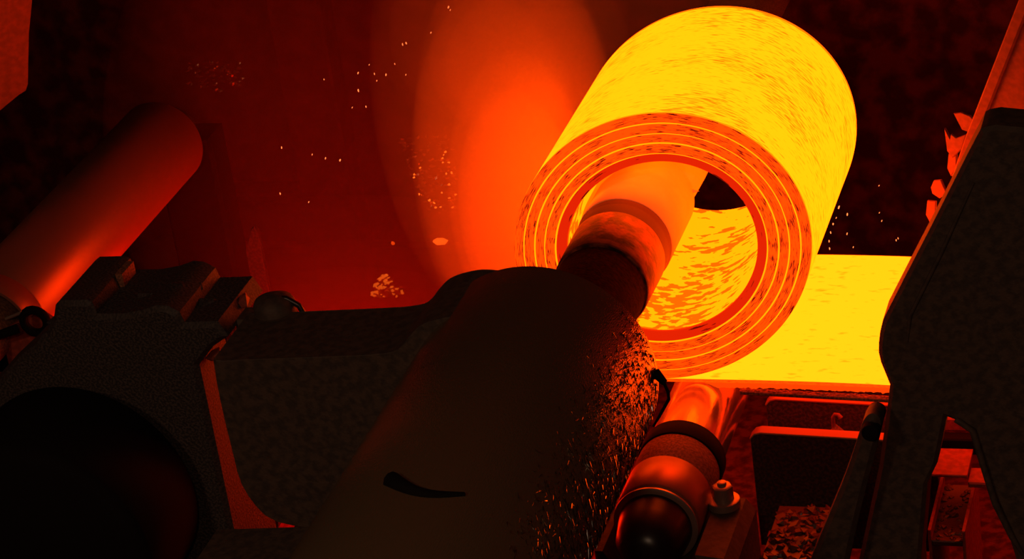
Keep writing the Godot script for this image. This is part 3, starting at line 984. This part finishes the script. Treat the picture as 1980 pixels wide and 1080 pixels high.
func left_roll() -> void:
	var c := Vector2(-4.4, 2.9)
	var t := thing("idle_roll", "large dark roll at the left with a red sheen along its lower side", "steel roll", Vector3(c.x, c.y - 0.34, -0.5))
	var s := Shape.new()
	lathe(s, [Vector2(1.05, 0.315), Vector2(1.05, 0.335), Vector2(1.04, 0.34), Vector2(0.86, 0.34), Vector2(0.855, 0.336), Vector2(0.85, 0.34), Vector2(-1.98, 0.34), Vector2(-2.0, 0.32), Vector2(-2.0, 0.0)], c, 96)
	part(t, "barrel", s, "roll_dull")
	s = Shape.new()
	lathe(s, [Vector2(0.7, 0.0), Vector2(0.7, 0.316), Vector2(1.05, 0.316)], c, 72)
	part(t, "recessed_end", s, "black_rubber", "recessed black end")
	s = Shape.new()
	drum(s, 1.25, 0.7, 0.19, c + Vector2(-0.02, -0.03), 0.02, 0.0, 48)
	part(t, "core_shaft", s, "rust", "rusty core shaft")
	s = Shape.new()
	pipe(s, [Vector3(c.x + 0.17, c.y + 0.1, 1.06), Vector3(c.x + 0.3, c.y + 0.15, 1.06)], [0.012, 0.012], 8)
	part(t, "key", s, "nut_steel", "pale key across the end")
	s = Shape.new()
	drum(s, -2.0, -2.24, 0.2, c, 0.02, 0.0, 48)
	part(t, "rear_journal", s, "cast_dark")
	# stand that carries it
	t = thing("roll_stand", "dark upright stand behind the far end of the idle roll", "machine stand", Vector3(c.x, 0, -2.45))
	s = Shape.new()
	block(s, Vector3(c.x, 1.4, -2.45), Vector3(0.5, 2.8, 0.3), 0.03)
	part(t, "post", s, "black_rubber")
	# red plate hanging at the top left
	t = thing("hanging_plate", "bright red hanging plate with a rusty left side, top left corner", "steel plate", Vector3(-4.9, 3.8, -1.0))
	s = Shape.new()
	var q := Shape.new()
	extrude(q, PackedVector2Array([Vector2(-1.3, 7.0), Vector2(0.18, 7.0), Vector2(0.06, 4.46), Vector2(-0.03, 4.22), Vector2(-0.07, 4.08), Vector2(-0.13, 3.86), Vector2(-0.16, 3.82), Vector2(-0.22, 3.81), Vector2(-0.5, 3.72), Vector2(-1.3, 3.6)]), -0.04, 0.0, 0.006)
	moved(s, q, Basis(Vector3.UP, deg_to_rad(58)), Vector3(-4.72, 0, -1.0))
	part(t, "plate", s, "red_plate")
	s = Shape.new()
	q = Shape.new()
	extrude(q, PackedVector2Array([Vector2(-1.3, 7.0), Vector2(-0.42, 7.0), Vector2(-0.46, 4.5), Vector2(-0.5, 3.95), Vector2(-1.3, 3.8)]), 0.0, 0.02, 0.004)
	moved(s, q, Basis(Vector3.UP, deg_to_rad(58)), Vector3(-4.72, 0, -1.0))
	part(t, "rust_patch", s, "rust", "rough rusty facing")
	s = Shape.new()
	q = Shape.new()
	drum(q, 0.04, 0.0, 0.025, Vector2(-0.38, 4.22), 0.006, 0.0, 6)
	moved(s, q, Basis(Vector3.UP, deg_to_rad(58)), Vector3(-4.72, 0, -1.0))
	part(t, "bolt_head", s, "rust")
	for x in [-5.15, -4.85]:
		s = Shape.new()
		pipe(s, [Vector3(x, 6.95, -1.0 + (-4.72 - x) * 1.6), Vector3(x, 12.05, -1.0 + (-4.72 - x) * 1.6)], [0.03, 0.03], 8)
		part(t, "hanger_rod", s, "cast_dark")


func left_block() -> void:
	var t := thing("bearing_housing", "hulking rough dark bearing housing at the lower left with ragged top", "machine casting", Vector3(-3.0, 0, 1.8))
	var s := Shape.new()
	var o := PackedVector2Array([Vector2(-4.3, 0.02), Vector2(-2.42, 0.02), Vector2(-2.42, 3.2), Vector2(-2.3, 3.33), Vector2(-2.19, 3.4), Vector2(-2.24, 3.5), Vector2(-2.46, 3.49), Vector2(-2.48, 3.56), Vector2(-2.55, 3.6), Vector2(-2.62, 3.605), Vector2(-2.72, 3.57), Vector2(-2.85, 3.545), Vector2(-3.03, 3.54), Vector2(-3.05, 3.62), Vector2(-3.08, 3.635), Vector2(-3.26, 3.63), Vector2(-3.3, 3.6), Vector2(-3.33, 3.52), Vector2(-3.41, 3.4), Vector2(-3.44, 3.39), Vector2(-3.5, 3.32), Vector2(-3.61, 3.25), Vector2(-3.8, 3.08), Vector2(-4.0, 2.92), Vector2(-4.1, 2.78), Vector2(-4.3, 2.7)])
	extrude(s, o, 1.35, 2.0, 0.03)
	part(t, "body", s, "cast_rough")
	s = Shape.new()
	for a in [Vector3(-2.6, 3.58, 1.7), Vector3(-2.52, 3.54, 1.6), Vector3(-2.7, 3.55, 1.62), Vector3(-2.8, 3.53, 1.75), Vector3(-2.42, 3.47, 1.7), Vector3(-3.15, 3.6, 1.75), Vector3(-3.45, 3.35, 1.7)]:
		s = Shape.new()
		chunk(s, a, Vector3(0.07, 0.035, 0.07), 0.4)
		part(t, "crust_lump", s, "cast_rough")
	for a in [[Vector3(-2.23, 3.45, 1.62), Vector3(0.06, 0.05, 0.1)], [Vector3(-2.28, 3.3, 1.75), Vector3(0.05, 0.07, 0.08)], [Vector3(-2.36, 3.2, 1.85), Vector3(0.05, 0.04, 0.08)]]:
		s = Shape.new()
		chunk(s, a[0], a[1], 0.4)
		part(t, "chipped_corner", s, "red_plate", "red glinting chipped corner")
	s = Shape.new()
	block(s, Vector3(-3.03, 3.56, 1.52), Vector3(0.05, 0.13, 0.2), 0.01)
	part(t, "lug", s, "rust")
	# capped bolt on the arm
	t = thing("cap_bolt", "round-topped cap bolt with a hooked strap on the arm", "bolt", Vector3(-1.95, 3.43, 1.8))
	s = Shape.new()
	var q := Shape.new()
	lathe(q, [Vector2(0.17, 0.0), Vector2(0.165, 0.06), Vector2(0.14, 0.115), Vector2(0.11, 0.13), Vector2(-0.05, 0.13), Vector2(-0.05, 0.0)], Vector2.ZERO, 40)
	moved(s, q, Basis(Vector3.RIGHT, -PI / 2.0), Vector3(-1.97, 3.38, 1.72))
	part(t, "cap", s, "cast_dark")
	s = Shape.new()
	pipe(s, [Vector3(-1.98, 3.535, 1.72), Vector3(-1.88, 3.525, 1.72), Vector3(-1.81, 3.48, 1.72), Vector3(-1.785, 3.42, 1.72), Vector3(-1.78, 3.36, 1.72)], [0.016, 0.018, 0.018, 0.017, 0.015], 10)
	part(t, "strap", s, "cap_black", "curved black strap")
	s = Shape.new()
	block(s, Vector3(-2.1, 3.37, 1.72), Vector3(0.22, 0.1, 0.2), 0.02)
	part(t, "shoulder", s, "cast_dark")
	# shackle and small red plates under the roll end
	t = thing("shackle", "black shackle ring below the near end of the idle roll", "shackle", Vector3(-3.93, 3.0, 1.2))
	s = Shape.new()
	var ring := []
	var rr := []
	for i in 17:
		var a := TAU * i / 16.0
		ring.append(Vector3(-3.92 + 0.085 * cos(a), 3.07 + 0.085 * sin(a), 1.22))
		rr.append(0.03)
	pipe(s, ring, rr, 10)
	part(t, "ring", s, "black_rubber")
	s = Shape.new()
	pipe(s, [Vector3(-4.05, 3.02, 1.22), Vector3(-4.25, 2.95, 1.22)], [0.035, 0.03], 10)
	part(t, "shank", s, "black_rubber")
	s = Shape.new()
	extrude(s, PackedVector2Array([Vector2(-4.3, 2.6), Vector2(-3.85, 2.6), Vector2(-3.85, 2.95), Vector2(-3.98, 3.06), Vector2(-4.3, 2.9)]), 1.0, 1.06, 0.01)
	solo("tie_plate", s, "red_plate", "small bright red tie plate under the end of the idle roll", "steel plate")
	# dark drum cover low at the left
	t = thing("drum_cover", "smooth black drum cover low in the left corner, before the bearing housing", "machine cover", Vector3(-3.3, 1.5, 2.6))
	s = Shape.new()
	drum(s, 2.9, 2.05, 0.75, Vector2(-3.3, 2.36), 0.08)
	part(t, "shell", s, "black_rubber")
	s = Shape.new()
	block(s, Vector3(-3.3, 0.9, 2.5), Vector3(1.1, 1.75, 0.7), 0.03)
	part(t, "foot", s, "cast_rough")
	s = Shape.new()
	block(s, Vector3(-3.0, 1.15, 3.3), Vector3(1.7, 2.3, 0.65), 0.05)
	solo("step_block", s, "cast_rough", "rough dark step block along the bottom left edge", "machine block")


func back_ledges() -> void:
	for a in [
		["ledge", Vector3(-3.9, 0.41, -5.145), Vector3(3.4, 0.1, 0.11), "soot_wall", "low soot-covered ledge along the foot of the back wall", "ledge"],
		["ledge", Vector3(-5.4, 1.02, -5.05), Vector3(2.2, 0.1, 0.3), "soot_wall", "upper soot-covered ledge on the back wall, left of the crust", "ledge"],
		["frame_post", Vector3(-4.4, 3.0, -5.05), Vector3(0.5, 6.0, 0.3), "soot_wall", "soot-black upright frame post against the back wall, left of the smoke", "post"],
	]:
		var s := Shape.new()
		block(s, a[1], a[2], 0.02)
		solo(a[0], s, a[3], a[4], a[5])


func debris() -> void:
	# pyramid of glinting scale on the floor by the back wall
	var s := Shape.new()
	for i in 150:
		var h := rng.randf() * rng.randf()
		var r := 0.19 * (1.0 - h)
		var a := rng.randf() * TAU
		chunk(s, Vector3(-4.02 + cos(a) * r * sqrt(rng.randf()), 0.02 + h * 0.22, -5.02 + sin(a) * r * sqrt(rng.randf()) * 0.7), Vector3(1, 0.7, 1) * rng.randf_range(0.012, 0.028), 0.45)
	var heap := thing("scale_heap", "small pyramid heap of glinting scale on the floor by the back wall", "scale heap", Vector3(-4.02, 0.0, -5.02))
	part(heap, "scale", s, "scale_wet").set_meta("kind", "stuff")
	s = Shape.new()  # glints of the heap, painted as small glowing chunks
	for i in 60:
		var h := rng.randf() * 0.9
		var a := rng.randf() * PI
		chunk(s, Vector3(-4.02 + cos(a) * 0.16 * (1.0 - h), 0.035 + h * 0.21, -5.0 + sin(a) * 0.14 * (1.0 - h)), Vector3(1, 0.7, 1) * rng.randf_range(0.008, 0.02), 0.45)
	part(heap, "painted_glint", s, "painted_glint").set_meta("kind", "stuff")
	s = Shape.new()
	for i in 130:
		var y := rng.randf_range(0.75, 1.5)
		var half := 0.08 + 0.13 * (y - 0.7)
		chunk(s, Vector3(-3.45 + rng.randf_range(-half, half) * 1.6, y, -5.19), Vector3(rng.randf_range(0.012, 0.03), rng.randf_range(0.008, 0.02), 0.02), 0.45)
	var crust := thing("scale_crust", "glinting crust of scale stuck to the back wall left of the smoke", "scale crust", Vector3(-3.45, 1.1, -5.19))
	part(crust, "scale", s, "scale_wet").set_meta("kind", "stuff")
	s = Shape.new()  # glints of the crust, painted as small glowing chunks
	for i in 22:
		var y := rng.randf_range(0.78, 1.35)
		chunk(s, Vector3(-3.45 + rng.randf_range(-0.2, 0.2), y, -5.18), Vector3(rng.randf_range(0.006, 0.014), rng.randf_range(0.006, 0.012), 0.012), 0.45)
	part(crust, "painted_glint", s, "painted_glint").set_meta("kind", "stuff")
	s = Shape.new()
	for i in 60:
		chunk(s, Vector3(-5.4 + rng.randf_range(-0.28, 0.28), 2.1 + rng.randf_range(-0.15, 0.15), -5.19), Vector3(rng.randf_range(0.012, 0.035), rng.randf_range(0.008, 0.02), 0.02), 0.45)
	solo("scale_crust", s, "scale_wet", "faint crust of scale high on the back wall above the idle roll end", "scale crust", "", "stuff")
	# pieces on the ledge
	var k := 0
	for a in [[Vector3(-3.47, 0.495, -5.12), Vector3(0.075, 0.05, 0.03), "flat-bottomed glowing orange scale lump on the low ledge", "hot_lump"], [Vector3(-3.93, 0.475, -5.12), Vector3(0.022, 0.02, 0.02), "small glinting scale crumb on the low ledge, left of the orange lump", "hot_crumb"], [Vector3(-4.2, 0.48, -5.12), Vector3(0.03, 0.03, 0.03), "dull scale crumb farthest left on the low ledge", "scale_wet"]]:
		s = Shape.new()
		chunk(s, a[0], a[1], 0.25)
		solo("scale_lump", s, a[3], a[2], "scale lump")
		k += 1
	k = 0
	for a in [[Vector3(-4.3, 0.0, -2.7), 1.6, 0.32, 0.3], [Vector3(-4.04, 0.0, -2.55), 1.9, 0.14, 0.28]]:
		s = Shape.new()
		var b: Vector3 = a[0]
		var h: float = a[1]
		var w: float = a[2]
		extrude(s, PackedVector2Array([Vector2(b.x - w, 0.02), Vector2(b.x + 0.02, 0.02), Vector2(b.x + 0.025, h - 0.06), Vector2(b.x, h), Vector2(b.x - 0.03, h - 0.02), Vector2(b.x - w, h - a[3])]), b.z - 0.06, b.z, 0.006)
		solo("scrap_plate", s, "dark_plate", ["lower pointed scrap plate standing in the red haze behind the bearing housing", "taller narrow scrap plate beside the low one, tip above the haze"][k], "scrap plate")
		k += 1
	# glints of airborne water drops, put in as tiny glowing chunks
	var left := [Vector3(-2.53, 3.3, -3.66), Vector3(-2.45, 3.35, -3.47), Vector3(-2.68, 3.12, -3.58), Vector3(-2.88, 3.08, -3.44), Vector3(-2.84, 3.1, -3.42), Vector3(-3.32, 2.78, -3.76), Vector3(-3.11, 2.77, -3.79), Vector3(-3.24, 2.9, -3.3), Vector3(-3.24, 2.75, -3.64), Vector3(-3.15, 2.73, -3.66), Vector3(-2.8, 2.92, -3.2), Vector3(-3.18, 2.74, -3.52), Vector3(-3.54, 2.85, -3.3), Vector3(-3.35, 2.66, -3.51), Vector3(-3.39, 2.55, -3.42), Vector3(-3.39, 2.43, -3.71), Vector3(-4.07, 2.2, -3.42), Vector3(-3.75, 2.2, -3.28), Vector3(-3.73, 2.07, -3.49), Vector3(-3.55, 2.11, -3.36), Vector3(-4.15, 1.79, -3.4), Vector3(-4.07, 1.54, -3.76)]
	var right := [Vector3(1.04, 2.37, -2.3), Vector3(1.0, 2.08, -2.45), Vector3(0.99, 1.95, -2.58), Vector3(0.76, 2.26, -2.17), Vector3(0.78, 2.11, -2.36), Vector3(0.72, 2.14, -2.24), Vector3(0.71, 2.13, -2.16), Vector3(0.67, 2.02, -2.24), Vector3(0.81, 2.06, -2.14), Vector3(0.62, 1.87, -2.4), Vector3(0.66, 1.91, -2.2), Vector3(0.8, 1.83, -2.38), Vector3(1.18, 2.03, -2.13), Vector3(1.16, 2.0, -2.16)]
	var nth := ["topmost", "second", "third", "fourth", "fifth", "sixth", "seventh", "eighth", "ninth", "tenth", "eleventh", "twelfth", "thirteenth", "fourteenth", "fifteenth", "sixteenth", "seventeenth", "eighteenth", "nineteenth", "twentieth", "twenty-first", "twenty-second"]
	for side in [[left, "painted drop glint in the dark air left of the smoke", "painted glints left of the smoke"], [right, "painted drop glint behind the strip beside the coil", "painted glints behind the strip"]]:
		var sorted_: Array = side[0].duplicate()
		sorted_.sort_custom(func(a, b): return 0.888 * a.y - 0.459 * a.z > 0.888 * b.y - 0.459 * b.z)
		k = 0
		for at in sorted_:
			s = Shape.new()
			chunk(s, at, Vector3(0.005, 0.011, 0.005) * rng.randf_range(0.7, 1.4), 0.2, Basis(Vector3(0, 0, 1), rng.randf_range(-0.6, 0.2)))
			solo("drop_glint", s, "drop_glint", "tiny bright %s, %s%s" % [side[1], nth[k], "" if k == 0 else " from the top"], "drop_glint", side[2])
			k += 1


func smoke() -> void:
	var t := Node3D.new()
	t.name = "smoke_plume"
	add_child(t)
	tag(t, "orange-lit smoke billowing up behind the left side of the coil", "smoke", "", "stuff")
	var haze := Node3D.new()
	haze.name = "red_haze"
	add_child(haze)
	tag(haze, "thin red haze drifting low over the floor behind the bearing housing", "haze", "", "stuff")
	var wind := RandomNumberGenerator.new()
	for a in [
		[t, Vector3(-1.42, 2.6, -1.45), Vector3(0.4, 0.9, 0.65), 1.0, 5], [t, Vector3(-1.35, 1.5, -1.8), Vector3(0.5, 0.55, 0.65), 0.9, 2], [t, Vector3(-1.5, 3.4, -2.3), Vector3(0.6, 0.5, 0.65), 0.5, 3], [t, Vector3(-0.75, 3.45, -2.8), Vector3(0.9, 0.75, 0.6), 0.28, 2],
		[haze, Vector3(-3.7, 0.5, -3.0), Vector3(1.5, 0.6, 1.1), 0.9, 3], [haze, Vector3(-3.3, 2.2, -3.2), Vector3(2.1, 2.5, 1.7), 0.2, 1],
	]:
		for shell in a[4]:
			wind.seed = 40 + shell
			var drift := Vector3(wind.randf_range(-0.09, 0.04), wind.randf_range(-0.08, 0.2), wind.randf_range(-0.15, 0.05)) * float(shell)
			puff(a[0], a[1] + drift, a[2] * (1.0 + 0.24 * shell), a[3] * [0.5, 0.28, 0.16, 0.1, 0.06][shell], lin(0.94, 0.78, 0.3) if a[0] == t else lin(0.85, 0.2, 0.06))


func puff(parent: Node3D, at: Vector3, radii: Vector3, density: float, tint: Color) -> void:
	var f := FogVolume.new()
	f.name = "puff"
	f.shape = RenderingServer.FOG_VOLUME_SHAPE_ELLIPSOID
	f.size = radii * 2.0
	f.position = at
	var m := FogMaterial.new()
	m.resource_name = "smoke"
	m.albedo = tint
	m.density = density
	m.edge_fade = 0.6
	f.material = m
	parent.add_child(f, true)
